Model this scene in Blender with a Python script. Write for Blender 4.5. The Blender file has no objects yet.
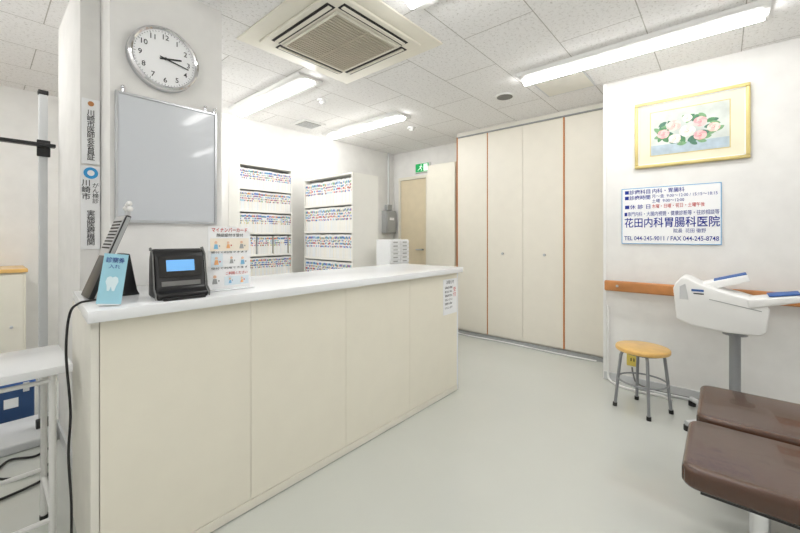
import bpy, bmesh, math, random
from mathutils import Vector, Matrix
random.seed(7)
sc = bpy.context.scene
COL = sc.collection
WL = {}

# ------------------------------------------------------------------ materials
def mat(name, col, rough=0.5, metal=0.0, var=0.03, scale=8.0, bump=0.0, bscale=150.0, emit=0.0, spec=0.5, coat=0.0):
    m = bpy.data.materials.new(name); m.use_nodes = True
    nt = m.node_tree; b = nt.nodes['Principled BSDF']
    tc = nt.nodes.new('ShaderNodeTexCoord')
    n = nt.nodes.new('ShaderNodeTexNoise'); n.inputs['Scale'].default_value = scale; n.inputs['Detail'].default_value = 3
    nt.links.new(tc.outputs['Object'], n.inputs['Vector'])
    r = nt.nodes.new('ShaderNodeValToRGB')
    c = Vector(col[:3])
    r.color_ramp.elements[0].position = .3; r.color_ramp.elements[1].position = .7
    r.color_ramp.elements[0].color = (*[max(0, x*(1-var)) for x in c], 1)
    r.color_ramp.elements[1].color = (*[min(1, x*(1+var)) for x in c], 1)
    nt.links.new(n.outputs['Fac'], r.inputs['Fac'])
    nt.links.new(r.outputs['Color'], b.inputs['Base Color'])
    b.inputs['Roughness'].default_value = rough
    b.inputs['Metallic'].default_value = metal
    b.inputs['Specular IOR Level'].default_value = spec
    b.inputs['Coat Weight'].default_value = coat
    if emit:
        b.inputs['Emission Color'].default_value = (*col[:3], 1)
        b.inputs['Emission Strength'].default_value = emit
    if bump:
        n2 = nt.nodes.new('ShaderNodeTexNoise'); n2.inputs['Scale'].default_value = bscale; n2.inputs['Detail'].default_value = 4
        nt.links.new(tc.outputs['Object'], n2.inputs['Vector'])
        bp = nt.nodes.new('ShaderNodeBump'); bp.inputs['Strength'].default_value = bump; bp.inputs['Distance'].default_value = .003
        nt.links.new(n2.outputs['Fac'], bp.inputs['Height']); nt.links.new(bp.outputs['Normal'], b.inputs['Normal'])
    return m

def S(r, g, b):
    f = lambda v: (v/255/12.92) if v/255 <= .04045 else ((v/255+.055)/1.055)**2.4
    return (f(r), f(g), f(b))

M_wall = mat('wallpaper_white', S(237, 236, 233), .85, bump=.25, bscale=220)
M_wallc = mat('wallpaper_cream', S(238, 235, 225), .85, bump=.2, bscale=220)
M_door = mat('closet_laminate', S(240, 235, 222), .34, var=.012)
M_panel = mat('counter_laminate', S(241, 236, 220), .33, var=.012)
M_white = mat('white_laminate', S(244, 246, 248), .2, var=.01)
M_whitep = mat('white_plastic', S(240, 240, 238), .4, var=.01)
M_cream = mat('cream_steel', S(237, 233, 219), .45, var=.02)
M_shelf = mat('shelf_cream', S(247, 246, 240), .45, var=.01)
M_paper = mat('paper_white', S(248, 249, 250), .8, var=.005)
M_black = mat('black_plastic', S(22, 22, 24), .35, var=.1)
M_dark = mat('dark_recess', S(40, 38, 36), .7)
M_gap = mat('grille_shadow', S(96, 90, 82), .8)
M_grey = mat('grey_metal', S(150, 152, 155), .4, metal=.4)
M_lgrey = mat('light_grey_steel', S(210, 212, 213), .4, var=.02)
M_mgrey = mat('mid_grey_steel', S(168, 170, 170), .45, var=.02)
M_alu = mat('aluminium', S(200, 202, 205), .3, metal=.85)
M_chrome = mat('chrome', S(225, 225, 228), .12, metal=1.0)
M_orange = mat('orange_brown_edge', S(208, 134, 70), .5)
M_wood = mat('beech_wood', S(230, 186, 110), .35, var=.1, scale=14, coat=.3)
M_rail = mat('rail_wood', S(192, 130, 76), .4, var=.15, scale=10)
M_gold = mat('gold_frame', S(210, 192, 128), .4, metal=.3, var=.12, bump=.2, bscale=60)
M_matb = mat('picture_mount', S(232, 227, 202), .8)
M_brown = mat('brown_vinyl', S(80, 54, 40), .22, var=.08, bump=.12, bscale=160, coat=.35)
M_blue = mat('blue_print', S(16, 44, 150), .6)
M_bluepad = mat('blue_pad', S(56, 98, 165), .6)
M_red = mat('red_print', S(205, 40, 40), .6)
M_txt = mat('dark_print', S(36, 36, 42), .6)
M_orangep = mat('orange_print', S(238, 140, 50), .6)
M_cyan = mat('light_blue_card', S(158, 208, 224), .6)
M_palecyan = mat('pale_blue_print', S(222, 240, 246), .6)
M_sky = mat('sky_blue_print', S(60, 160, 220), .6)
M_green = mat('exit_green', S(20, 165, 90), .4, emit=.35)
M_exw = mat('exit_white', S(240, 255, 245), .4, emit=.5)
M_board = mat('whiteboard_surface', S(208, 212, 217), .22, var=.02, scale=2, coat=.3)
M_tube = mat('lamp_diffuser', (1.0, 0.992, 0.98), .5, emit=25.0)
M_grille = mat('grille_beige', S(198, 188, 170), .6)
M_screen = mat('screen_blue', S(110, 170, 225), .3, emit=.5)
M_navy = mat('navy_plastic', S(40, 74, 120), .5)
M_foot = mat('black_rubber', S(25, 25, 25), .7)
M_outlet = mat('outlet_yellow', S(222, 200, 96), .5)
M_dgrey = mat('dark_grey_steel', S(120, 120, 118), .5)

def ceiling_mat():
    m = bpy.data.materials.new('ceiling_board'); m.use_nodes = True
    nt = m.node_tree; b = nt.nodes['Principled BSDF']
    tc = nt.nodes.new('ShaderNodeTexCoord')
    mp = nt.nodes.new('ShaderNodeMapping'); mp.inputs['Location'].default_value = (.2, .1, 0)
    br = nt.nodes.new('ShaderNodeTexBrick'); br.offset = 0.5
    br.inputs['Scale'].default_value = 1.0; br.inputs['Brick Width'].default_value = .91; br.inputs['Row Height'].default_value = .455
    br.inputs['Mortar Size'].default_value = .003; br.inputs['Mortar Smooth'].default_value = .1
    br.inputs['Color1'].default_value = (*S(250, 249, 248), 1); br.inputs['Color2'].default_value = (*S(247, 246, 245), 1)
    br.inputs['Mortar'].default_value = (*S(190, 187, 182), 1)
    nt.links.new(tc.outputs['Object'], mp.inputs['Vector']); nt.links.new(mp.outputs['Vector'], br.inputs['Vector'])
    n = nt.nodes.new('ShaderNodeTexNoise'); n.inputs['Scale'].default_value = 52; n.inputs['Detail'].default_value = 7; n.inputs['Roughness'].default_value = .8
    nt.links.new(tc.outputs['Object'], n.inputs['Vector'])
    r = nt.nodes.new('ShaderNodeValToRGB'); r.color_ramp.elements[0].position = .375; r.color_ramp.elements[1].position = .465
    r.color_ramp.elements[0].color = (.69, .68, .66, 1); r.color_ramp.elements[1].color = (1, 1, 1, 1)
    nt.links.new(n.outputs['Fac'], r.inputs['Fac'])
    mx = nt.nodes.new('ShaderNodeMix'); mx.data_type = 'RGBA'; mx.blend_type = 'MULTIPLY'; mx.inputs[0].default_value = 1
    nt.links.new(br.outputs['Color'], mx.inputs[6]); nt.links.new(r.outputs['Color'], mx.inputs[7])
    nt.links.new(mx.outputs[2], b.inputs['Base Color']); b.inputs['Roughness'].default_value = .9
    return m
M_ceil = ceiling_mat()
M_floor = mat('vinyl_floor', S(205, 208, 202), .25, var=.012, scale=3.0, spec=.6, coat=.7)
M_floor.node_tree.nodes['Principled BSDF'].inputs['Coat Roughness'].default_value = .09

# ------------------------------------------------------------------ mesh builder
class MB:
    def __init__(s): s.bm = bmesh.new(); s.mats = []
    def mi(s, m):
        if m not in s.mats: s.mats.append(m)
        return s.mats.index(m)
    def _fin(s, verts, m, bev=0, seg=2, M=None):
        faces = set(f for v in verts for f in v.link_faces)
        i = s.mi(m)
        for f in faces: f.material_index = i
        if M is not None: bmesh.ops.transform(s.bm, matrix=M, verts=verts)
        if bev:
            edges = list(set(e for v in verts for e in v.link_edges))
            bmesh.ops.bevel(s.bm, geom=edges, offset=bev, segments=seg, profile=.5, affect='EDGES')
        return s
    def box(s, x0, x1, y0, y1, z0, z1, m, bev=0, seg=2, M=None):
        r = bmesh.ops.create_cube(s.bm, size=1)
        vs = r['verts']
        T = Matrix.Translation(((x0+x1)/2, (y0+y1)/2, (z0+z1)/2)) @ Matrix.Diagonal((abs(x1-x0), abs(y1-y0), abs(z1-z0), 1))
        bmesh.ops.transform(s.bm, matrix=T, verts=vs)
        return s._fin(vs, m, bev, seg, M)
    def cyl(s, p0, p1, r, m, r2=None, seg=20, bev=0):
        p0 = Vector(p0); p1 = Vector(p1); d = p1-p0
        q = d.to_track_quat('Z', 'Y').to_matrix().to_4x4()
        o = bmesh.ops.create_cone(s.bm, cap_ends=True, segments=seg, radius1=r, radius2=r if r2 is None else r2, depth=d.length)
        vs = o['verts']
        bmesh.ops.transform(s.bm, matrix=Matrix.Translation((p0+p1)/2) @ q, verts=vs)
        i = s.mi(m)
        for f in set(f for v in vs for f in v.link_faces): f.material_index = i
        if bev:
            ed = [e for e in set(e for v in vs for e in v.link_edges) if any(len(f.verts) > 4 for f in e.link_faces)]
            bmesh.ops.bevel(s.bm, geom=ed, offset=bev, segments=3, profile=.5, affect='EDGES')
        return s
    def sphere(s, c, r, m, sc3=(1, 1, 1), seg=14):
        o = bmesh.ops.create_uvsphere(s.bm, u_segments=seg, v_segments=max(6, seg//2), radius=r)
        vs = o['verts']
        bmesh.ops.transform(s.bm, matrix=Matrix.Translation(c) @ Matrix.Diagonal((*sc3, 1)), verts=vs)
        return s._fin(vs, m)
    def prism(s, pts, axis, a0, a1, m, bev=0, seg=2):
        def P(a, p):
            return {'x': (a, p[0], p[1]), 'y': (p[0], a, p[1]), 'z': (p[0], p[1], a)}[axis]
        v0 = [s.bm.verts.new(P(a0, p)) for p in pts]; v1 = [s.bm.verts.new(P(a1, p)) for p in pts]
        fs = [s.bm.faces.new(v0), s.bm.faces.new(v1[::-1])]
        n = len(pts)
        for i in range(n):
            fs.append(s.bm.faces.new((v0[i], v1[i], v1[(i+1) % n], v0[(i+1) % n])))
        bmesh.ops.recalc_face_normals(s.bm, faces=fs)
        return s._fin(v0+v1, m, bev, seg)
    def tube(s, pts, r, m, seg=10):
        pts = [Vector(p) for p in pts]
        rings = []; i = s.mi(m); up = Vector((0.013, 0.021, 1))
        for k, p in enumerate(pts):
            d = (pts[min(k+1, len(pts)-1)]-pts[max(k-1, 0)]).normalized()
            a = d.cross(up if abs(d.dot(up.normalized())) < .95 else Vector((1, .02, 0))).normalized()
            if rings: a = (pa - d*pa.dot(d)).normalized()
            b = d.cross(a); pa = a
            rings.append([s.bm.verts.new(p+(a*math.cos(t)+b*math.sin(t))*r) for t in [2*math.pi*j/seg for j in range(seg)]])
        fs = []
        for A, B in zip(rings, rings[1:]):
            for j in range(seg):
                fs.append(s.bm.faces.new((A[j], A[(j+1) % seg], B[(j+1) % seg], B[j])))
        fs.append(s.bm.faces.new(rings[0][::-1])); fs.append(s.bm.faces.new(rings[-1]))
        for f in fs: f.material_index = i
        bmesh.ops.recalc_face_normals(s.bm, faces=fs)
        return s
    def done(s, name, origin=None, parent=None, label=None, cat=None, group=None, struct=False, smooth=True):
        vs = s.bm.verts
        mn = Vector([min(v.co[i] for v in vs) for i in range(3)]); mx = Vector([max(v.co[i] for v in vs) for i in range(3)])
        if origin is None: origin = Vector(((mn.x+mx.x)/2, (mn.y+mx.y)/2, mn.z))
        origin = Vector(origin)
        bmesh.ops.translate(s.bm, verts=vs, vec=-origin)
        me = bpy.data.meshes.new(name); s.bm.to_mesh(me); s.bm.free()
        for m in s.mats: me.materials.append(m)
        if smooth:
            me.polygons.foreach_set('use_smooth', [True]*len(me.polygons))
            me.set_sharp_from_angle(angle=math.radians(38))
        o = bpy.data.objects.new(name, me); COL.objects.link(o)
        return reg(o, origin, parent, label, cat, group, struct)

def reg(o, w, parent=None, label=None, cat=None, group=None, struct=False):
    w = Vector(w); WL[o] = w
    if parent is not None:
        o.parent = parent; o.location = w-WL[parent]
    else: o.location = w
    if label: o['label'] = label
    if cat: o['category'] = cat
    if group: o['group'] = group
    if struct: o['kind'] = 'structure'
    return o
def empty(name, loc, label, cat, group=None):
    e = bpy.data.objects.new(name, None); e.empty_display_size = .1; COL.objects.link(e)
    return reg(e, loc, None, label, cat, group)
def box(name, x0, x1, y0, y1, z0, z1, m, bev=0, seg=2, **k):
    return MB().box(x0, x1, y0, y1, z0, z1, m, bev, seg).done(name, **k)

def smooth_path(P, n=8):
    P = [Vector(p) for p in P]; out = []
    Q = [P[0]]+P+[P[-1]]
    for i in range(1, len(Q)-2):
        a, b, c, d = Q[i-1:i+3]
        for k in range(n):
            t = k/n
            out.append(.5*((2*b)+(c-a)*t+(2*a-5*b+4*c-d)*t*t+(3*b-a-3*c+d)*t**3))
    out.append(P[-1]); return out

ROT = {'-Y': (math.pi/2, 0, 0), '-X': (math.pi/2, 0, -math.pi/2), '+Z': (0, 0, 0)}
def text(s, loc, h, m, face, parent, width=None, ax='LEFT', bold=0.0, space=1.0, name='lettering', tilt=0):
    c = bpy.data.curves.new(name, 'FONT'); c.body = s; c.size = h*1.25; c.align_x = ax; c.align_y = 'CENTER'
    c.offset = bold*h; c.space_line = space; c.resolution_u = 3; c.extrude = .0002
    t = bpy.data.objects.new('tmp', c); COL.objects.link(t)
    bpy.context.view_layer.update()
    me = bpy.data.meshes.new_from_object(t.evaluated_get(bpy.context.evaluated_depsgraph_get()))
    bpy.data.objects.remove(t); bpy.data.curves.remove(c)
    me.name = name; me.materials.clear(); me.materials.append(m)
    if width and len(me.vertices):
        xs_ = [v.co.x for v in me.vertices]; w_ = max(xs_)-min(xs_)
        if w_ > 0:
            for v in me.vertices: v.co.x *= width/w_
    o = bpy.data.objects.new(name, me); COL.objects.link(o)
    o.rotation_euler = ROT[face]
    if tilt: o.rotation_euler[0] += tilt
    reg(o, loc, parent)
    return o

# ------------------------------------------------------------------ room shell
H = 2.48
box('floor', -1.1, 4.4, -2.7, 4.8, -.05, 0, M_floor, origin=(0, 0, -.05), struct=True)
box('ceiling', -1.1, 4.4, -2.7, 4.8, H, H+.05, M_ceil, origin=(0, 0, H), struct=True)
box('wall_right', 3.48, 4.4, -2.6, .753, 0, H, M_wall, struct=True)
box('wall_back', .92, 4.4, 3.9, 4.0, 0, H, M_wall, struct=True)
box('wall_end', 4.3, 4.4, .76, 3.9, 0, H, M_wall, struct=True)
box('wall_alcove', -1.1, .92, 4.6, 4.7, 0, H, M_wall, struct=True)
box('wall_alcove_side', .92, 1.0, 4.0, 4.7, 0, H, M_wall, struct=True)
box('wall_left', -1.1, -1.0, -2.6, 4.6, 0, H, M_wall, struct=True)
box('wall_front', -1.1, 4.4, -2.7, -2.6, 0, H, M_wall, struct=True)
box('wall_column', .40, .91, 2.15, 2.6, 0, H, M_wall, struct=True)
box('wall_partition', .322, .398, 2.35, 3.1, 0, H, M_wall, struct=True)
box('trim_closet_head', 3.94, 4.29, .76, 2.5, 2.432, H, M_wallc, struct=True)
box('trim_corner', 3.474, 3.5, .735, .757, 0, H, M_whitep, struct=True)
box('baseboard_right', 3.468, 3.48, -2.6, .75, 0, .06, M_lgrey, struct=True)
box('baseboard_closet', 3.90, 3.93, .76, 2.5, 0, .035, M_mgrey, struct=True)
box('baseboard_column', .312, .322, 2.36, 3.1, 0, .06, M_lgrey, struct=True)
box('baseboard_alcove', -1, .9, 4.588, 4.6, 0, .06, M_lgrey, struct=True)

# end door
d = empty('door_1', (4.29, 3.49, 0), None, None); d['kind'] = 'structure'
b = MB(); b.box(4.27, 4.3, 3.20, 3.24, 0, 2.09, M_cream).box(4.27, 4.3, 3.73, 3.77, 0, 2.09, M_cream).box(4.27, 4.3, 3.24, 3.73, 2.05, 2.09, M_cream)
b.done('door_frame', parent=d)
box('door_leaf', 4.285, 4.299, 3.245, 3.725, .01, 2.045, mat('door_leaf_paint', S(228, 214, 184), .5), parent=d)
MB().cyl((4.285, 3.30, 1.0), (4.24, 3.30, 1.0), .012, M_alu).cyl((4.24, 3.30, 1.0), (4.24, 3.40, 1.0), .009, M_alu).done('door_handle', parent=d)

# ------------------------------------------------------------------ closet
c = empty('closet', (4.1, 1.63, 0), 'cream built-in closet with four folding doors and orange-brown edges', 'closet')
b = MB(); b.box(3.96, 4.28, .765, 2.495, .0, 2.43, M_cream)
b.done('closet_body', parent=c)
b = MB(); b.box(3.922, 3.96, 2.484, 2.495, .035, 2.43, M_orange).box(3.922, 3.96, .765, .802, .035, 2.43, M_orange).box(3.925, 3.96, .802, 2.484, 2.418, 2.43, M_mgrey)
b.done('closet_frame', parent=c)
ys = [2.483, 2.07, 1.647, 1.208, .803]
for i in range(4):
    y1, y0 = ys[i], ys[i+1]
    g = .0015
    bb = MB(); bb.box(3.928, 3.955, y0+g, y1-g, .045, 2.413, M_door, .001, 1)
    e = .013 if i == 2 else .008
    if i in (0, 2): bb.box(3.9255, 3.954, y0+g, y0+g+e, .046, 2.412, M_orange)
    dr = bb.done('closet_door', parent=c)
    if i == 1 or i == 2:
        yy = 1.88 if i == 1 else 1.41
        MB().cyl((3.928, yy, 1.0), (3.918, yy, 1.0), .012, M_dgrey, seg=16).sphere((3.914, yy, 1.0), .014, M_alu, (.5, 1, 1)).done('door_knob', parent=dr)

# ------------------------------------------------------------------ counter
CZ = .957
c = empty('reception_counter', (1.35, 1.84, 0), 'long cream-panelled reception counter under a white worktop', 'counter')
box('counter_body', .29, 2.45, 1.575, 2.13, .06, CZ-.042, M_panel, parent=c)
box('toe_kick', .30, 2.44, 1.585, 2.12, 0, .06, M_lgrey, parent=c)
MB().prism([(.240, 1.56), (.262, 1.56), (.285, 2.13), (.266, 2.13)], 'z', 0, CZ-.042, M_wallc).done('side_panel', parent=c)
box('side_panel', 2.45, 2.475, 1.56, 2.13, 0, CZ-.042, M_white, .001, 1, parent=c)
xs = [.263, .784, 1.326, 1.876, 2.449]
for i in range(4):
    box('front_panel', xs[i]+.0008, xs[i+1]-.0008, 1.555, 1.574, .045, CZ-.042, M_panel, .0008, 1, parent=c)
box('base_strip', .263, 2.449, 1.551, 1.572, 0.005, .043, M_cream, parent=c)
MB().prism([(.226, 1.52), (2.485, 1.52), (2.485, 2.142), (.27, 2.142)], 'z', CZ-.038, CZ, M_white, .002, 2).done('countertop', label='long glossy white worktop slab on the reception counter', cat='countertop')

p = box('paper_notice', 2.26, 2.44, 1.5515, 1.5545, .61, .875, M_paper, label='white A4 notice with black lines taped to the counter', cat='notice')
text('お知らせ', (2.35, 1.551, .85), .024, M_txt, '-Y', p, ax='CENTER', width=.1)
for i, (s, m) in enumerate([('保険証の確認', M_txt), ('毎月はじめに', M_txt), ('保険証を受付に', M_txt), ('お出しください', M_txt), ('診察券もお願い', M_txt), ('いたします', M_txt)]):
    text(s, (2.33, 1.551, .81-i*.03), .016, m, '-Y', p, ax='CENTER', width=.10)
text('受\n付', (2.41, 1.551, .77), .03, M_red, '-Y', p, ax='CENTER')

# ------------------------------------------------------------------ column: clock, board, plates
YC = 2.148
CX, CZk, CR = .617, 2.093, .158
ck = empty('wall_clock', (CX, YC, CZk), 'round silver-rimmed wall clock with black numerals', 'clock')
MB().cyl((CX, YC, CZk), (CX, YC-.03, CZk), CR, M_alu, r2=CR*.96, seg=64).done('clock_case', parent=ck)
n = 64
ring = MB()
prof = [(CR-.02, 0), (CR-.02, .012), (CR-.012, .018), (CR-.003, .012), (CR, 0)]
vs = []
for k in range(n):
    a = 2*math.pi*k/n
    vs.append([ring.bm.verts.new((CX+math.cos(a)*r, YC-.03-h, CZk+math.sin(a)*r)) for r, h in prof])
mi = ring.mi(M_chrome)
for k in range(n):
    A, B = vs[k], vs[(k+1) % n]
    for j in range(len(prof)-1):
        f = ring.bm.faces.new((A[j], A[j+1], B[j+1], B[j])); f.material_index = mi
bmesh.ops.recalc_face_normals(ring.bm, faces=ring.bm.faces[:])
ring.done('clock_rim', parent=ck)
MB().cyl((CX, YC-.0302, CZk), (CX, YC-.033, CZk), CR-.02, M_paper, seg=64).done('clock_face', parent=ck)
for i in range(1, 13):
    a = math.radians(90-30*i)
    text(str(i), (CX+.107*math.cos(a), YC-.0335, CZk+.107*math.sin(a)), .028, M_txt, '-Y', ck, ax='CENTER', bold=.01, name='numeral')
b = MB()
for i in range(60):
    a = math.radians(6*i); L = .009 if i % 5 == 0 else .005
    R = Matrix.Translation((CX, YC-.0335, CZk)) @ Matrix.Rotation(a, 4, 'Y')
    b.box(-.0009, .0009, -.0003, .0003, .134-L, .134, M_txt, M=R)
b.done('minute_marks', parent=ck)
def hand(ang, L, w, y, nm):
    R = Matrix.Translation((CX, y, CZk)) @ Matrix.Rotation(math.radians(ang), 4, 'Y')
    MB().box(-w/2, w/2, -.0008, .0008, -.025, L, M_black, M=R).done(nm, parent=ck)
hand(2.28*30+10, .075, .008, YC-.036, 'hour_hand')
hand(17*6, .108, .0055, YC-.039, 'minute_hand')
MB().cyl((CX, YC-.0335, CZk), (CX, YC-.042, CZk), .006, M_black).done('center_cap', parent=ck)

wb = empty('whiteboard', (.647, YC, 1.27), 'aluminium-framed portrait whiteboard hung on the column', 'whiteboard')
x0, x1, z0, z1 = .417, .877, 1.265, 1.885
box('board_surface', x0+.008, x1-.008, YC-.012, YC-.001, z0+.008, z1-.008, M_board, parent=wb)
b = MB()
for a in [(x0, x0+.012, z0, z1), (x1-.012, x1, z0, z1), (x0+.012, x1-.012, z0, z0+.012), (x0+.012, x1-.012, z1-.012, z1)]:
    b.box(a[0], a[1], YC-.018, YC-.0005, a[2], a[3], M_alu, .002, 1)
b.done('board_frame', parent=wb)
for xx in (x0+.03, x1-.06, x1-.012):
    MB().cyl((xx, YC-.01, z1), (xx, YC-.01, z1+.02), .006, M_chrome, seg=10).sphere((xx, YC-.012, z1+.022), .009, M_chrome).done('hanging_hook', parent=wb)
box('pen_tray', x0+.02, x0+.1, YC-.03, YC-.019, z0+.001, z0+.008, M_alu, parent=wb)

YP = 2.349
p = box('nameplate_sign', .327, .396, YP-.008, YP-.001, 1.555, 1.875, M_paper, .001, 1, label='narrow white vertical membership plate on the wall edge', cat='sign')
MB().cyl((.361, YP-.009, 1.851), (.361, YP-.011, 1.851), .012, M_rail, seg=24).done('round_emblem', parent=p)
text('\n'.join('川崎市医師会会員証'), (.361, YP-.0092, 1.695), .0255, M_txt, '-Y', p, ax='CENTER', space=.86, bold=.006)
p = box('screening_sign', .324, .397, YP-.008, YP-.001, 1.135, 1.545, M_paper, .001, 1, label='narrow white vertical sign with blue circle emblem and columns of text', cat='sign')
b = MB(); b.cyl((.361, YP-.0082, 1.51), (.361, YP-.0105, 1.51), .028, M_sky, seg=32); b.done('circle_emblem', parent=p)
MB().cyl((.361, YP-.0106, 1.51), (.361, YP-.0115, 1.51), .014, M_paper, seg=32).done('circle_center', parent=p)
text('\n'.join('川崎市'), (.343, YP-.0092, 1.425), .028, M_txt, '-Y', p, ax='CENTER', space=.95, bold=.008)
text('\n'.join('がん検診'), (.379, YP-.0092, 1.41), .021, M_txt, '-Y', p, ax='CENTER', space=.98)
text('\n'.join('実施医療機関'), (.361, YP-.0092, 1.238), .026, M_txt, '-Y', p, ax='CENTER', space=.88, bold=.004)

# ------------------------------------------------------------------ AC cassette
ac = empty('ceiling_air_conditioner', (1.56, 1.9, H-.04), 'square white four-way cassette air conditioner set in the ceiling', 'air conditioner')
ax0, ax1, ay0, ay1 = 1.09, 2.02, 1.39, 2.36
b = MB(); b.box(ax0, ax1, ay0, ay1, H-.012, H-.001, M_cream, .004, 2); b.box(ax0+.10, ax1-.10, ay0+.10, ay1-.10, H-.03, H-.012, M_cream, .012, 3)
b.done('panel', parent=ac)
gx0, gx1, gy0, gy1 = ax0+.22, ax1-.22, ay0+.22, ay1-.22
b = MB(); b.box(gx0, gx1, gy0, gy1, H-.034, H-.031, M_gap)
for a in [(gx0-.012, gx0+.004, gy0-.012, gy1+.012), (gx1-.004, gx1+.012, gy0-.012, gy1+.012), (gx0, gx1, gy0-.012, gy0+.004), (gx0, gx1, gy1-.004, gy1+.012)]:
    b.box(*a, H-.044, H-.031, M_cream)
ns = 22
for i in range(ns):
    y = gy0+.006+(gy1-gy0-.012)*(i+.5)/ns
    b.box(gx0, gx1, y-.008, y+.008, H-.042, H-.036, M_grille)
b.box((gx0+gx1)/2-.006, (gx0+gx1)/2+.006, gy0, gy1, H-.045, H-.042, M_grille)
b.done('intake_grille', parent=ac)
for a in [(gx0-.02, gx1+.02, gy0-.085, gy0-.03), (gx0-.02, gx1+.02, gy1+.03, gy1+.085), (gx0-.085, gx0-.03, gy0-.02, gy1+.02), (gx1+.03, gx1+.085, gy0-.02, gy1+.02)]:
    b = MB(); b.box(*a, H-.034, H-.031, M_dark)
    if a[1]-a[0] > .2: b.box(a[0]+.01, a[1]-.01, (a[2]+a[3])/2-.012, (a[2]+a[3])/2+.012, H-.04, H-.035, M_cream)
    else: b.box((a[0]+a[1])/2-.012, (a[0]+a[1])/2+.012, a[2]+.01, a[3]-.01, H-.04, H-.035, M_cream)
    b.done('air_louver', parent=ac)

# ------------------------------------------------------------------ fluorescent fixtures
def lamp(x, y0, y1, lab='long white ceiling batten lamp with glowing diffuser'):
    l = empty('ceiling_lamp', (x, (y0+y1)/2, H-.06), lab, 'ceiling lamp', 'batten lamps on the ceiling')
    b = MB(); b.prism([(x-.12, H-.001), (x-.105, H-.028), (x+.105, H-.028), (x+.12, H-.001)], 'y', y0, y1, M_whitep, .002, 1)
    b.done('lamp_housing', parent=l)
    b = MB(); pts = [(x+.042*math.cos(math.pi+math.pi*k/10), H-.0285+.038*math.sin(math.pi+math.pi*k/10)) for k in range(11)]
    b.prism(pts, 'y', y0+.02, y1-.02, M_tube)
    b.done('lamp_diffuser', parent=l)
lamp(2.9, -.20, 1.22)
lamp(1.51, -.20, 1.27)
lamp(1.75, 2.48, 3.70)
lamp(2.92, 2.50, 3.75)
lamp(.2, -1.9, -.65)
lamp(2.2, -1.9, -.65)
lamp(-.35, 2.6, 3.85)
lamp(-.5, .2, 1.45)
lamp(1.04, 2.75, 3.75)  # added lamp, unseen behind the column, to brighten the chart shelf's side and front

b = MB(); b.cyl((3.16, 1.495, H-.001), (3.16, 1.495, H-.012), .085, M_whitep, seg=40).cyl((3.16, 1.495, H-.0121), (3.16, 1.495, H-.014), .07, M_dgrey, seg=40)
b.done('ceiling_speaker', label='round ceiling speaker with dark mesh', cat='speaker')
b = MB(); b.box(3.06, 3.44, .80, 1.20, H-.006, H-.001, M_lgrey); b.box(3.075, 3.425, .815, 1.185, H-.008, H-.006, M_wallc)
b.done('ceiling_hatch', label='square cream access hatch in the ceiling', cat='hatch')
for i, (x, y) in enumerate([(2.12, 2.82), (3.35, 2.75)]):
    MB().cyl((x, y, H-.001), (x, y, H-.02), .05, M_whitep, seg=28, bev=.004).cyl((x, y, H-.021), (x, y, H-.045), .03, M_whitep, r2=.02, seg=24).done('smoke_detector', label='small round white smoke detector on the ceiling', cat='smoke detector', group='smoke detectors')
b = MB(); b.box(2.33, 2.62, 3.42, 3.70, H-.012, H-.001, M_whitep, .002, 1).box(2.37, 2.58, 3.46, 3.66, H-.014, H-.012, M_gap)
for i in range(7): b.box(2.37, 2.58, 3.468+i*.028, 3.48+i*.028, H-.018, H-.0142, M_lgrey)
b.done('ceiling_vent', label='square white slatted ventilation grille in the ceiling', cat='vent')

# ------------------------------------------------------------------ shelves with charts
tabs = [S(214, 96, 96), S(92, 130, 204), S(238, 212, 120), S(120, 178, 136), S(96, 138, 208), S(124, 192, 220), S(212, 130, 138), S(88, 106, 176)]
tabm = [mat('tab_colour', t, .6) for t in tabs]
filepap = [mat('chart_paper', S(250, 249, 246), .8), mat('chart_paper', S(243, 246, 248), .8), mat('chart_paper', S(248, 245, 236), .8)]
def file_mesh(w, dpt, h, axis, seed):
    rr = random.Random(seed); b = MB()
    hh = h*rr.uniform(.95, 1)
    def bx(u0, u1, d0, d1, z0, z1, m):
        if axis == 'y': b.box(u0, u1, d0, d1, z0, z1, m)
        else: b.box(d0, d1, u0, u1, z0, z1, m)
    k3 = 3; ww = w/k3
    for q in range(k3):
        u0 = -w/2+q*ww; u1 = u0+ww*.985; o0 = rr.uniform(0, .0012)
        h2 = hh*rr.uniform(.97, 1)
        bx(u0, u1, o0+.002, dpt, 0, h2, rr.choice(filepap))
        for (slot, th, pr) in ((.46, .07, .6), (.58, .07, .65), (.70, .07, .7), (.82, .09, .85)):
            if rr.random() < pr:
                bx(u0, u1, o0, o0+.0019, h2*slot, h2*(slot+th), rr.choice(tabm if slot < .7 else [tabm[1], tabm[4], tabm[7], tabm[0], tabm[2], tabm[3], tabm[5]]))
    me_o = b.done('chart_file', origin=(0, 0, 0), smooth=False)
    me = me_o.data; bpy.data.objects.remove(me_o); return me
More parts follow.
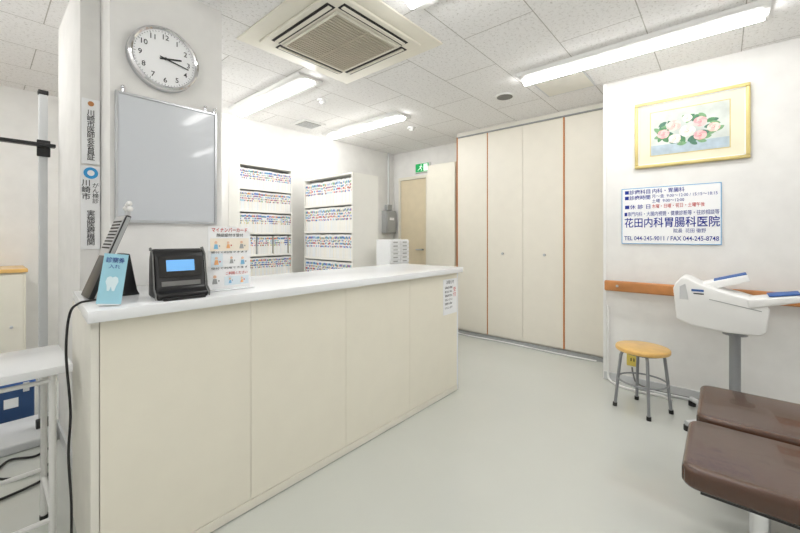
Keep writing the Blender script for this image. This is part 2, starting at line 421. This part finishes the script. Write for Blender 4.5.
def shelf(name, x0, x1, y0, y1, zt, levels, axis, lab):
    s = empty(name, ((x0+x1)/2, (y0+y1)/2, 0), lab, 'shelf')
    t = .016
    b = MB(); M_ = M_shelf
    if axis == 'y':
        b.box(x0, x0+t, y0, y1, 0, zt, M_).box(x1-t, x1, y0, y1, 0, zt, M_).box(x0+t, x1-t, y1-.01, y1, 0, zt, M_)
        b.box(x0+t, x1-t, y0, y1-.01, zt-t, zt, M_).box(x0+t, x1-t, y0+.01, y1-.01, 0, .06, M_)
    else:
        b.box(x0, x1, y0, y0+t, 0, zt, M_).box(x0, x1, y1-t, y1, 0, zt, M_).box(x1-.01, x1, y0+t, y1-t, 0, zt, M_)
        b.box(x0, x1-.01, y0+t, y1-t, zt-t, zt, M_).box(x0+.01, x1-.01, y0+t, y1-t, 0, .06, M_)
    b.done('shelf_carcass', parent=s)
    for z in levels:
        if axis == 'y': box('shelf_board', x0+t, x1-t, y0-.002, y1-.01, z-.02, z, M_, parent=s)
        else: box('shelf_board', x0-.002, x1-.01, y0+t, y1-t, z-.022, z, M_, parent=s)
    return s
lv1 = [1.95-.016-.232*k for k in range(1, 8)]
shelf('chart_shelf', 1.725, 2.345, 3.68, 3.898, 1.95, lv1, 'y', 'tall cream open shelf holding colour-tabbed patient charts')
lv2 = [1.85-.016-.29*k for k in range(1, 6)]
shelf('chart_shelf', 2.49, 2.86, 2.82, 3.66, 1.85, lv2, 'x', 'deep cream chart shelf packed with colour-tabbed files')
V1 = [file_mesh(.0206, .18, .202, 'y', i) for i in range(14)]
V2 = [file_mesh(.0226, .26, .258, 'x', 50+i) for i in range(14)]
def put(me, loc, lab, grp):
    o = bpy.data.objects.new('chart_file', me); COL.objects.link(o); o.location = loc
    o['label'] = lab; o['category'] = 'file'; o['group'] = grp
for r in range(5):
    n = 28
    for i in range(n):
        if r == 3 and (i % 9) > 7: continue
        put(random.choice(V1), (1.725+.016+.011+i*.0207+.003, 3.681+random.uniform(0, .002), lv1[r]+.0005), 'white patient chart with coloured spine tabs on cream shelf', 'patient charts on the wall shelf')
for r in range(4):
    for i in range(35):
        put(random.choice(V2), (2.491+random.uniform(0, .002), 2.82+.016+.0135+i*.0228, lv2[r]+.0005), 'thick patient chart with coloured spine tabs on deep shelf', 'patient charts on the deep shelf')

# locker beside closet
lk = empty('steel_locker', (4.08, 2.74, 0), 'plain cream steel locker beside the closet', 'locker')
box('locker_body', 3.945, 4.27, 2.52, 2.96, 0, 2.14, M_cream, .003, 1, parent=lk)
box('locker_door', 3.928, 3.944, 2.525, 2.955, .06, 2.13, M_cream, .002, 1, parent=lk)

# drawer cabinet
dc = empty('paper_drawer_cabinet', (2.8, 2.55, 0), 'white cabinet of small paper drawers behind the counter', 'cabinet')
box('cabinet_body', 2.66, 2.95, 2.465, 2.65, 0, 1.165, M_white, .003, 1, parent=dc)
for r in range(6):
    for k in range(2):
        xx = 2.666+k*.141
        z = .93+r*.038
        q = box('drawer', xx, xx+.136, 2.452, 2.464, z, z+.033, M_white, .001, 1, parent=dc)
        box('drawer_label', xx+.035, xx+.1, 2.4505, 2.4518, z+.011, z+.023, M_mgrey, parent=q)
box('cabinet_door', 2.667, 2.944, 2.452, 2.464, .05, .92, M_white, .001, 1, parent=dc)

# breaker box, exit sign
e = empty('breaker_box', (4.16, 3.86, 1.26), 'grey electrical box with conduit mounted in the corner', 'electrical box')
box('box_body', 4.03, 4.25, 3.80, 3.898, 1.24, 1.58, M_mgrey, .004, 2, parent=e)
box('box_cover', 4.05, 4.23, 3.79, 3.799, 1.26, 1.56, M_mgrey, .002, 1, parent=e)
MB().tube([(4.14, 3.86, 1.582), (4.14, 3.86, 1.9), (4.14, 3.86, 2.47)], .016, M_lgrey).box(4.09, 4.19, 3.83, 3.898, 1.59, 1.68, M_mgrey, .003, 1).done('conduit', parent=e)
box('warning_plate', 4.09, 4.19, 3.786, 3.789, 1.44, 1.48, M_paper, parent=e)
e = empty('exit_sign', (4.28, 3.3, 2.12), 'green illuminated emergency exit sign above the door', 'exit sign')
box('sign_case', 4.26, 4.298, 3.17, 3.43, 2.13, 2.27, M_whitep, .003, 1, parent=e)
box('sign_face', 4.257, 4.2598, 3.18, 3.42, 2.14, 2.26, M_green, parent=e)
b = MB(); X = 4.2555
b.box(X, X+.0012, 3.20, 3.27, 2.15, 2.25, M_exw)
b.cyl((X, 3.315, 2.238), (X+.0012, 3.315, 2.238), .009, M_exw, seg=14)
for (a, c2, w) in [((3.315, 2.225), (3.33, 2.195), .014), ((3.33, 2.195), (3.305, 2.175), .009), ((3.305, 2.175), (3.315, 2.155), .008), ((3.33, 2.195), (3.355, 2.18), .009), ((3.355, 2.18), (3.375, 2.165), .008), ((3.318, 2.22), (3.29, 2.205), .007), ((3.322, 2.22), (3.35, 2.215), .007)]:
    A = Vector((0, *a)); B = Vector((0, *c2)); D = (B-A); N = Vector((0, -D.z, D.y)).normalized()*w/2
    b.prism([((A+N).y, (A+N).z), ((B+N).y, (B+N).z), ((B-N).y, (B-N).z), ((A-N).y, (A-N).z)], 'x', X, X+.0012, M_exw)
b.done('running_figure', parent=e)

# ------------------------------------------------------------------ right wall: picture
XW = 3.478
pf = empty('framed_painting', (XW, .19, 1.73), 'gold-framed painting of pink and white roses on the wall', 'picture')
y1, y0, z0, z1 = .527, -.146, 1.735, 2.25
b = MB()
w = .024
for a in [(y0, y1, z0, z0+w), (y0, y1, z1-w, z1), (y0, y0+w, z0+w, z1-w), (y1-w, y1, z0+w, z1-w)]:
    b.box(XW-.026, XW-.001, *a, M_gold, .005, 3)
for a in [(y0+w, y1-w, z0+w, z0+w+.006), (y0+w, y1-w, z1-w-.006, z1-w), (y0+w, y0+w+.006, z0+w, z1-w), (y1-w-.006, y1-w, z0+w, z1-w)]:
    b.box(XW-.020, XW-.012, *a, M_whitep)
b.done('picture_frame', parent=pf)
box('picture_mount', XW-.012, XW-.002, y0+w-.003, y1-w+.003, z0+w-.003, z1-w+.003, M_matb, parent=pf)
iy0, iy1, iz0, iz1 = y0+.107, y1-.107, z0+.092, z1-.092
b = MB()
for a in [(iy0-.006, iy1+.006, iz0-.006, iz0), (iy0-.006, iy1+.006, iz1, iz1+.006), (iy0-.006, iy0, iz0, iz1), (iy1, iy1+.006, iz0, iz1)]:
    b.box(XW-.0145, XW-.0122, *a, M_gold)
b.done('inner_fillet', parent=pf)
Mbg = mat('painted_background', S(206, 212, 206), .7, var=.14, scale=9)
Mlf = [mat('leaf_paint', S(*c_), .7, var=.15, scale=60) for c_ in [(88, 138, 96), (124, 166, 122), (80, 122, 102)]]
def rose_mats(o, m_, i): return [mat('petal_outer', S(*o), .7, var=.05, scale=60), mat('petal_mid', S(*m_), .7, var=.05, scale=60), mat('petal_inner', S(*i), .7, var=.05, scale=60)]
RS = [rose_mats((242, 198, 194), (236, 170, 172), (216, 124, 134)), rose_mats((250, 243, 236), (243, 224, 212), (234, 194, 178)), rose_mats((246, 218, 208), (240, 190, 182), (226, 150, 150))]
b = MB(); b.box(XW-.0140, XW-.0122, iy0, iy1, iz0, iz1, Mbg)
b.box(XW-.0143, XW-.01401, iy0, iy1, iz0, iz0+.075, mat('painted_table', S(176, 192, 202), .7, var=.12, scale=20))
cy, cz = (iy0+iy1)/2+.005, (iz0+iz1)/2
rr = random.Random(3)
layer = [0]
def blob(y, z, ry, rz, m, ang=0, n=16, leaf=False):
    layer[0] += 1
    xx = XW-.0144-layer[0]*.00001
    pts = []
    for k in range(n):
        a = 2*math.pi*k/n
        u, v = math.cos(a)*ry, math.sin(a)*rz*(abs(math.sin(a))**.6 if leaf else 1)
        pts.append((y+u*math.cos(ang)-v*math.sin(ang), z+u*math.sin(ang)+v*math.cos(ang)))
    b.prism(pts, 'x', xx-.00001, xx, m)
for k in range(52):
    a = rr.uniform(0, 2*math.pi); R = rr.uniform(.09, .165)
    blob(cy+math.cos(a)*R*1.15, cz+math.sin(a)*R*.66, .030, .015, rr.choice(Mlf), rr.uniform(-1.2, 1.2), leaf=True)
for (fy, fz, r, ci) in [(-.145, -.01, .040, 0), (-.08, .045, .044, 2), (.075, .045, .042, 0), (.15, -.01, .038, 2), (.0, .085, .032, 1), (-.075, -.055, .040, 1), (.0, -.01, .050, 1), (.075, -.055, .040, 0)]:
    fy = -fy; C3 = RS[ci]
    for k in range(6):
        a = k*math.pi/3+fy*20
        blob(cy+fy+math.cos(a)*r*.55, cz+fz+math.sin(a)*r*.45, r*.52, r*.42, C3[0] if k % 2 else C3[1], a+math.pi/2)
    for k in range(4):
        a = k*math.pi/2+.5
        blob(cy+fy+math.cos(a)*r*.25, cz+fz+math.sin(a)*r*.22, r*.34, r*.26, C3[1] if k % 2 else C3[0], a+math.pi/2)
    blob(cy+fy, cz+fz, r*.22, r*.18, C3[2]); blob(cy+fy+.002, cz+fz+.002, r*.12, r*.1, C3[0])
b.done('painting_canvas', parent=pf, smooth=False)

# clinic sign
p = MB().box(XW-.008, XW-.001, .003, .62, 1.137, 1.583, M_paper, .002, 1).done('clinic_hours_sign', label='white wall sign with blue lettering listing clinic hours', cat='sign')
b = MB()
for a in [(.003, .62, 1.137, 1.141), (.003, .62, 1.579, 1.583), (.003, .007, 1.141, 1.579), (.616, .62, 1.141, 1.579)]:
    b.box(XW-.0095, XW-.0081, *a, M_sky)
b.done('sign_border', parent=p)
XT = XW-.009
def st(s, y, z, h, w, m=M_blue, bold=.010): text(s, (XT, y, z), h, m, '-X', p, width=w, bold=bold)
st('■診療科目', .600, 1.548, .030, .172); st('内科・胃腸科', .415, 1.548, .030, .20)
st('■診療時間', .600, 1.503, .030, .172); st('月～金  9:00～12:00 / 15:15～18:15', .415, 1.508, .025, .39, M_blue, 0.0)
st('土曜  9:00～12:00', .415, 1.472, .025, .2, M_blue, .0)
st('■休 診 日', .600, 1.430, .030, .172); st('木曜・日曜・祝日・土曜午後', .415, 1.430, .028, .32, M_red, .0)
st('■専門内科・大腸内視鏡・健康診断等・往診相談等', .602, 1.372, .031, .585, M_blue, .0)
st('花田内科胃腸科医院', .602, 1.300, .066, .588, M_blue, .013)
st('院長  花田 徹野', .28, 1.238, .027, .19, M_blue, .0)
st('TEL 044-245-9011 / FAX 044-245-8748', .602, 1.180, .037, .585, M_blue, .010)

# handrail
hr = empty('handrail', (3.44, -.5, .75), 'wooden wall handrail with metal brackets', 'handrail')
MB().box(3.402, 3.44, -2.4, .735, .75, .835, M_rail, .012, 3).done('rail_bar', parent=hr)
for yy in (.64, -.25, -1.1, -2.0):
    MB().box(3.441, 3.479, yy-.02, yy+.02, .77, .82, M_alu, .003, 1).cyl((3.401, yy, .795), (3.397, yy, .795), .01, M_alu).done('rail_bracket', parent=hr)

# outlet & cables
o = MB().box(3.466, 3.479, .505, .585, .15, .255, M_outlet, .003, 1).box(3.464, 3.4658, .53, .537, .19, .215, M_dark).box(3.464, 3.4658, .55, .557, .19, .215, M_dark)
o.done('wall_outlet', label='yellowed wall outlet plate near the stool', cat='outlet')
MB().tube(smooth_path([(3.455, .715, .62), (3.455, .715, .3), (3.45, .715, .1), (3.42, .70, .02), (3.34, .6, .012), (3.32, .45, .012), (3.34, .35, .012), (3.30, .27, .012)]), .009, M_whitep).done('power_cable', label='white cable running down the wall and along the floor', cat='cable')
MB().tube(smooth_path([(3.455, .545, .145), (3.44, .535, .10), (3.43, .5, .03), (3.425, .35, .012), (3.44, .1, .012), (3.43, -.2, .012)]), .006, M_dgrey).done('power_cable', label='grey cable from the wall outlet along the baseboard', cat='cable')
MB().tube(smooth_path([(3.395, .52, .012), (3.388, .35, .012), (3.40, .2, .012), (3.39, .0, .012), (3.40, -.2, .012)]), .010, M_lgrey).done('power_cable', label='thick light grey cable lying beside the baseboard', cat='cable')
MB().tube(smooth_path([(3.86, .9, .012), (3.85, 1.3, .012), (3.87, 1.8, .012), (3.85, 2.3, .012), (3.88, 2.48, .012)]), .007, M_whitep).done('power_cable', label='thin white cable lying along the closet base', cat='cable')

# ------------------------------------------------------------------ stool
sx, sy = 3.02, .415
s = empty('round_stool', (sx, sy, 0), 'round beech-topped stool with grey steel legs', 'stool')
MB().cyl((sx, sy, .405), (sx, sy, .435), .162, M_wood, seg=56, bev=.01).done('seat', parent=s)
MB().cyl((sx, sy, .392), (sx, sy, .404), .12, M_dgrey, seg=40).done('seat_plate', parent=s)
for k in range(4):
    a = math.radians(20+90*k); ca, sa = math.cos(a), math.sin(a)
    P = [(.07, .398), (.105, .396), (.122, .385), (.13, .365), (.148, .2), (.165, .012)]
    lg = MB().tube([(sx+ca*r, sy+sa*r, z) for r, z in P], .010, M_grey).done('leg', parent=s)
    MB().cyl((sx+ca*.1665, sy+sa*.1665, 0), (sx+ca*.165, sy+sa*.165, .025), .014, M_foot).done('foot_cap', parent=lg)
b = MB()
b.tube([(sx+.146*math.cos(2*math.pi*k/40), sy+.146*math.sin(2*math.pi*k/40), .2) for k in range(41)], .006, M_grey)
b.done('foot_ring', parent=s)

# ------------------------------------------------------------------ blood pressure monitor
bp = empty('blood_pressure_monitor', (3.1, -.06, 0), 'white arm-cuff blood pressure monitor on a grey pole stand', 'blood pressure monitor')
body = [(.238, .865), (.225, .90), (.195, .935), (.165, .932), (.10, .897), (.02, .868), (-.10, .838), (-.19, .81), (-.205, .775), (-.19, .65), (-.16, .625), (-.02, .62), (.14, .64), (.22, .67)]
MB().prism(body, 'x', 2.94, 3.25, M_whitep, .009, 3).done('monitor_body', parent=bp)
def slab(ya, za, yb, zb, th, th2, x0, x1, m, bev, nm, up=0):
    D = Vector((yb-ya, zb-za)).normalized(); N = Vector((-D.y, D.x))
    if N.y < 0: N = -N
    A = Vector((ya, za))+N*up; B = Vector((yb, zb))+N*up
    pts = [tuple(A), tuple(B), tuple(B+N*th2), tuple(A+N*th)]
    return MB().prism(pts, 'x', x0, x1, m, bev, 3).done(nm, parent=bp)
slab(.105, .835, -.13, .925, .052, .040, 3.08, 3.28, M_whitep, .008, 'cuff_housing')
slab(.04, .911, -.115, .963, .005, .005, 3.10, 3.25, M_bluepad, .001, 'cuff_pad', up=.000)
slab(-.12, .780, -.335, .840, .052, .036, 2.93, 3.12, M_whitep, .008, 'arm_rest')
slab(-.20, .856, -.328, .880, .007, .007, 2.945, 3.10, M_bluepad, .002, 'arm_pad', up=-.002)
b = MB(); b.prism([(.205, .80), (.205, .88), (.175, .90), (.16, .80)], 'x', 2.9365, 2.9395, M_lgrey, .001, 1); b.done('side_cover', parent=bp)
box('brand_strip', 2.9375, 2.9392, .085, .145, .855, .868, M_bluepad, parent=bp)
box('printed_marking', 2.9375, 2.9392, .085, .135, .838, .845, M_txt, parent=bp)
b = MB(); b.prism([(.06, .815), (-.17, .770), (-.17, .766), (.06, .811)], 'x', 2.9375, 2.9395, M_mgrey); b.done('seam_line', parent=bp)
MB().cyl((3.1, -.06, .05), (3.1, -.06, .6195), .028, M_grey, seg=24).cyl((3.1, -.06, .585), (3.1, -.06, .619), .06, M_grey, seg=24).done('stand_pole', parent=bp)
b = MB()
for k in range(4):
    a = math.radians(45+90*k)
    b.cyl((3.1, -.06, .05), (3.1+.32*math.cos(a), -.06+.32*math.sin(a), .045), .022, M_lgrey, r2=.016, seg=14)
b.cyl((3.1, -.06, .03), (3.1, -.06, .08), .05, M_lgrey)
b.done('stand_base', parent=bp)
for k in range(4):
    a = math.radians(45+90*k)
    MB().cyl((3.1+.31*math.cos(a), -.06+.31*math.sin(a), 0), (3.1+.31*math.cos(a), -.06+.31*math.sin(a), .03), .022, M_foot).done('caster', parent=bp)

# ------------------------------------------------------------------ benches
def bench(x0, x1, y0, y1, lab):
    s = empty('waiting_bench', ((x0+x1)/2, (y0+y1)/2, 0), lab, 'bench', 'brown waiting benches')
    bm = MB()
    r = .045; pts = []
    for (cx_, cy_, a0) in ((x1-r, y1-r, 0), (x0+r, y1-r, 90), (x0+r, y0+r, 180), (x1-r, y0+r, 270)):
        for k in range(6):
            a = math.radians(a0+18*k); pts.append((cx_+r*math.cos(a), cy_+r*math.sin(a)))
    bm.prism(pts, 'z', .358, .430, M_brown, .018, 5)
    bm.done('seat_cushion', parent=s)
    MB().box(x0+.04, x1-.04, y0+.05, y1-.05, .335, .357, M_black).done('seat_frame', parent=s)
    for yy in (y1-.2, y0+.2):
        for xx in (x0+.08, x1-.08):
            l = MB().cyl((xx, yy, .02), (xx, yy, .336), .02, M_chrome, seg=20).done('leg', parent=s)
            MB().cyl((xx, yy, 0), (xx, yy, .022), .026, M_foot, seg=20).done('foot_cap', parent=l)
bench(2.03, 2.49, -1.45, .085, 'low brown vinyl bench with chrome legs nearer the wall')
bench(1.55, 1.99, -1.42, .105, 'low brown vinyl bench with chrome legs in front of another bench')

# ------------------------------------------------------------------ counter-top items
T = CZ+.0005
cr = empty('card_reader', (.525, 1.66, T), 'black face-scanning card reader with lit blue screen on counter', 'card reader')
dx = .022
prof = [(1.57, T), (1.568, T+.022), (1.60, T+.038), (1.63, T+.165), (1.645, T+.185), (1.665, T+.193), (1.70, T+.186), (1.72, T+.15), (1.73, T)]
MB().prism(prof, 'x', .418+dx, .597+dx, M_black, .010, 4).done('reader_body', parent=cr)
for xx in (.4135+dx, .5975+dx):
    MB().prism([(1.568, T+.003), (1.565, T+.024), (1.597, T+.042), (1.627, T+.17), (1.662, T+.198), (1.69, T+.195), (1.69, T+.183), (1.662, T+.185), (1.638, T+.16), (1.608, T+.034), (1.578, T+.02), (1.578, T+.003)], 'x', xx, xx+.004, M_dgrey, .001, 1).done('side_trim', parent=cr)
def inclined(x0, x1, ya, za, yb, zb, off, th, m, nm, par, t0=0., t1=1., bev=0):
    A = Vector((ya, za)); B = Vector((yb, zb)); D = B-A; N = Vector((-D.y, D.x)).normalized()
    if N.x > 0: N = -N
    P = A+D*t0+N*off; Q = A+D*t1+N*off
    return MB().prism([tuple(P), tuple(Q), tuple(Q+N*th), tuple(P+N*th)], 'x', x0, x1, m, bev, 2).done(nm, parent=par)
F = (1.60, T+.038, 1.63, T+.165)
inclined(.434+dx, .581+dx, *F, .001, .003, M_dark, 'screen_bezel', cr, .35, .97)
sn = inclined(.458+dx, .556+dx, *F, .0045, .001, M_screen, 'screen', cr, .52, .86)
text('顔認証', (.478+dx, 1.615, T+.124), .011, M_paper, '-Y', sn, tilt=math.radians(-13))
inclined(.44+dx, .575+dx, *F, .001, .003, M_dgrey, 'card_slot', cr, .08, .22)
MB().box(.435+dx, .58+dx, 1.545, 1.567, T, T+.010, M_black, .003, 2).done('card_tray', parent=cr)
cr.rotation_euler[2] = math.radians(-5)

ps = empty('desk_poster', (.745, 1.70, T), 'A4 information poster in a clear acrylic stand on counter', 'poster')
Y = 1.685; px0 = .655
Yt = Y-.0027; pcx = px0+.095
b = MB(); b.box(px0, px0+.19, Y-.0015, Y+.0015, T+.006, T+.285, M_paper)
pc = [mat('poster_pale', S(250, 240, 224), .7), mat('poster_blue', S(226, 239, 247), .7)]
b.box(px0+.008, px0+.182, Y-.0021, Y-.0016, T+.175, T+.232, pc[0])
b.box(px0+.012, px0+.062, Y-.0021, Y-.0016, T+.105, T+.165, pc[1]); b.box(px0+.07, px0+.182, Y-.0021, Y-.0016, T+.02, T+.06, pc[1])
Msk = mat('print_skin', S(240, 200, 170), .7); Mlb = mat('print_light_blue', S(130, 190, 225), .7); Mlo = mat('print_light_orange', S(244, 180, 120), .7)
for (xx, z, s_, k) in [(.02, .185, .9, 0), (.075, .187, .8, 1), (.135, .185, .9, 2), (.022, .115, .9, 1), (.09, .118, .8, 2), (.14, .112, .9, 0), (.014, .03, 1.0, 2), (.085, .028, .65, 0), (.14, .028, .65, 1)]:
    xx += px0; z += T
    b.cyl((xx+.014*s_, Y-.0016, z+.032*s_), (xx+.014*s_, Y-.0028, z+.032*s_), .0070*s_, Msk, seg=16)
    b.prism([(xx+.003, z), (xx+.025*s_, z), (xx+.021*s_, z+.023*s_), (xx+.007, z+.023*s_)], 'y', Y-.0028, Y-.0016, [Mlb, Mlo, M_mgrey][k])
    b.box(xx+.028*s_, xx+.034*s_, Y-.0028, Y-.0016, z+.010, z+.016, [M_mgrey, M_red, M_mgrey][k])
b.done('poster_sheet', parent=ps)
MB().box(px0-.008, px0+.198, Y-.03, Y+.05, T, T+.0055, M_white, .002, 1).done('stand_foot', parent=ps)
text('マイナンバーカード', (pcx, Yt, T+.268), .018, M_red, '-Y', ps, ax='CENTER', width=.16, bold=.01)
text('顔認証付き受付', (pcx, Yt, T+.245), .013, M_txt, '-Y', ps, ax='CENTER', width=.12)
for z in (.169, .098): text('受付で利用できます', (pcx, Yt, T+z), .008, M_txt, '-Y', ps, ax='CENTER', width=.165)
text('ご利用ください', (pcx+.03, Yt, T+.073), .012, M_red, '-Y', ps, ax='CENTER', width=.10)

cs = empty('leaflet_stand', (.30, 1.625, T), 'light blue leaflet card in a small stand on counter', 'leaflet stand')
MB().prism([(1.59, T+.004), (1.63, T+.175), (1.633, T+.175), (1.593, T+.004)], 'x', .266, .335, M_cyan).done('leaflet_card', parent=cs)
MB().box(.270, .332, 1.585, 1.68, T, T+.004, M_white).done('stand_foot', parent=cs)
def ct(s, z, h, w, m):
    yy = 1.59+(z-T-.004)/.171*.04-.0016
    text(s, (.30, yy, z), h, m, '-Y', cs, ax='CENTER', width=w, tilt=math.radians(-13.2))
ct('診察券', T+.152, .017, .052, M_blue); ct('入れ', T+.130, .013, .032, M_blue)
b = MB()
tp = [(-.020, .03), (-.024, .012), (-.018, -.006), (-.014, -.03), (-.006, -.03), (-.001, -.010), (.005, -.03), (.013, -.03), (.018, -.006), (.024, .012), (.020, .03), (.010, .036), (0, .031), (-.010, .036)]
yy0 = [(.30+u*.75, T+.07+v*.75) for u, v in tp]
v0 = []; v1 = []
for (x_, z_) in yy0:
    ys_ = 1.59+(z_-T-.004)/.171*.04
    v0.append(b.bm.verts.new((x_, ys_-.0006, z_))); v1.append(b.bm.verts.new((x_, ys_-.0016, z_)))
b.bm.faces.new(v0); b.bm.faces.new(v1[::-1])
for i in range(len(v0)): b.bm.faces.new((v0[i], v1[i], v1[(i+1) % len(v0)], v0[(i+1) % len(v0)]))
bmesh.ops.recalc_face_normals(b.bm, faces=b.bm.faces[:]); b.mi(M_palecyan)
b.done('printed_tooth', parent=cs)
cs.rotation_euler = (0, math.radians(7), math.radians(-14)); cs.location.z += .0045

# slanted terminal
tm = empty('desk_terminal', (.36, 1.86, T), 'tall black and silver slanted desk terminal on a wedge stand', 'terminal')
MB().prism([(.345, T), (.36, T+.02), (.385, T+.17), (.405, T+.17), (.43, T+.02), (.44, T)], 'y', 1.82, 1.94, M_black, .004, 2).done('wedge_stand', parent=tm)
sl = Vector((.128, .345)).normalized()
def onp(t, n): return (.268+sl.x*t+sl.y*n, T+.004+sl.y*t-sl.x*n)
MB().prism([onp(0, 0), onp(.345, 0), onp(.345, .018), onp(0, .018)], 'y', 1.79, 1.95, M_black, .004, 2).done('slanted_panel', parent=tm)
MB().prism([onp(.17, -.004), onp(.34, -.004), onp(.34, -.0008), onp(.17, -.0008)], 'y', 1.797, 1.943, M_alu, .0005, 1).done('silver_cover', parent=tm)
MB().prism([onp(.18, .003), onp(.338, .003), onp(.338, .015), onp(.18, .015)], 'y', 1.785, 1.7898, M_mgrey).done('silver_edge', parent=tm)
b = MB()
for k in range(9):
    t0 = .2+k*.014
    b.prism([onp(t0, -.0055), onp(t0+.006, -.0055), onp(t0+.006, -.0042), onp(t0, -.0042)], 'y', 1.805, 1.935, M_dark)
b.done('vent_slots', parent=tm)
for (xx, yy, h0, hh) in [(.402, 1.82, T+.32, .375), (.408, 1.87, T+.32, .37), (.412, 1.92, T+.32, .36), (.40, 1.80, T+.32, .352)]:
    MB().cyl((xx, yy, h0), (xx, yy, T+hh), .004, M_alu, seg=10).sphere((xx, yy, T+hh), .011, M_whitep).done('round_knob', parent=tm)

MB().tube(smooth_path([(.32, 1.77, T+.006), (.27, 1.74, T+.006), (.23, 1.71, T+.004), (.205, 1.70, T-.03), (.195, 1.69, .8), (.205, 1.68, .6), (.20, 1.68, .45), (.21, 1.70, .25), (.205, 1.72, .08), (.16, 1.76, .010), (.05, 1.8, .010)]), .004, M_black).done('power_cable', label='black cable hanging over the end of the counter', cat='cable')

# ------------------------------------------------------------------ white side table
t = empty('side_table', (-.15, 2.02, 0), 'white laminate side table with grey tubular frame beside counter', 'table')
MB().box(-.55, .232, 1.84, 2.22, .69, .72, M_white, .003, 2).done('table_top', parent=t)
for (x, y) in [(-.50, 1.89), (.18, 1.89), (.18, 2.17), (-.50, 2.17)]:
    l = MB().cyl((x, y, .015), (x, y, .689), .011, M_whitep, seg=18).done('leg', parent=t)
    MB().cyl((x, y, 0), (x, y, .016), .014, M_foot).done('foot_cap', parent=l)
def rail(a, b_, r=.009): MB().cyl(a, b_, r, M_whitep, seg=14).done('frame_rail', parent=t)
rail((-.50, 1.89, .14), (.18, 1.89, .14)); rail((-.50, 2.17, .21), (.18, 2.17, .21))
rail((-.50, 1.89, .175), (-.50, 2.17, .175)); rail((.18, 1.89, .175), (.18, 2.17, .175))
rail((-.50, 1.89, .66), (.18, 1.89, .66), .008); rail((-.50, 2.17, .66), (.18, 2.17, .66), .008)

# stadiometer
s = empty('height_gauge', (.25, 3.12, 0), 'standing height gauge with grey post and black sliding arm', 'height gauge')
MB().box(-.12, .30, 2.93, 3.33, 0, .05, M_lgrey, .01, 3).done('base_platform', parent=s)
MB().box(.235, .275, 3.10, 3.14, .05, 2.06, M_lgrey, .004, 2).done('post', parent=s)
MB().box(.225, .285, 3.085, 3.099, 1.68, 1.78, M_black, .004, 2).box(-.25, .305, 3.04, 3.084, 1.735, 1.755, M_black, .003, 1).done('sliding_arm', parent=s)
MB().box(.232, .278, 3.094, 3.146, 2.06, 2.085, M_black, .003, 1).done('post_cap', parent=s)
MB().box(.22, .285, 3.06, 3.0995, .0505, .10, M_black, .004, 2).done('post_foot', parent=s)
MB().tube(smooth_path([(.28, 2.88, .008), (.2, 2.8, .008), (.1, 2.85, .008), (.05, 2.7, .008), (.15, 2.6, .008), (.25, 2.65, .008), (.2, 2.5, .008), (.02, 2.45, .008)]), .006, M_black).done('power_cable', label='loose black cable coiled on the floor by the gauge', cat='cable')

# beige cabinet & blue case in alcove
cb = empty('low_cabinet', (-.3, 4.35, 0), 'low beige cabinet with wooden top against the alcove wall', 'cabinet')
box('cabinet_body', -.9, .24, 4.12, 4.58, 0, .915, M_cream, .003, 1, parent=cb)
box('cabinet_top', -.91, .25, 4.10, 4.585, .916, .945, M_wood, .003, 1, parent=cb)
for x in (-.88, -.32, ):
    dd = box('cabinet_door', x, x+.545, 4.105, 4.119, .06, .90, M_cream, .002, 1, parent=cb)
    MB().cyl((x+.48, 4.105, .5), (x+.48, 4.085, .5), .01, M_alu).done('knob', parent=dd)
bx = empty('storage_case', (-.05, 3.6, 0), 'blue lidded equipment case on the alcove floor', 'case')
MB().box(-.35, .24, 3.42, 3.75, 0, .22, M_navy, .015, 3).done('case_body', parent=bx)
MB().box(-.355, .245, 3.415, 3.755, .221, .26, M_bluepad, .01, 3).done('case_lid', parent=bx)
MB().box(-.30, .20, 3.45, 3.72, .261, .33, M_lgrey, .012, 3).box(.10, .17, 3.444, 3.4495, .28, .31, M_dark).done('case_tray', parent=bx)
for xx in (-.2, .185):
    MB().box(xx, xx+.03, 3.404, 3.4145, .19, .25, M_lgrey, .003, 1).done('latch', parent=bx)
box('case_label', .10, .165, 3.4165, 3.4195, .10, .16, M_paper, parent=bx)

# ------------------------------------------------------------------ camera, world
cam = bpy.data.cameras.new('camera'); co = bpy.data.objects.new('camera', cam); COL.objects.link(co)
co.location = (0, 0, 1.2); co.rotation_euler = (math.radians(90), 0, math.radians(41.2-90))
cam.sensor_width = 36; cam.lens = 368/800*36; cam.shift_y = -30.5/800; cam.clip_start = .02
sc.camera = co
w = bpy.data.worlds.new('world'); sc.world = w; w.use_nodes = True
w.node_tree.nodes['Background'].inputs[0].default_value = (.9, .95, 1, 1); w.node_tree.nodes['Background'].inputs[1].default_value = .5
sc.view_settings.view_transform = 'Standard'
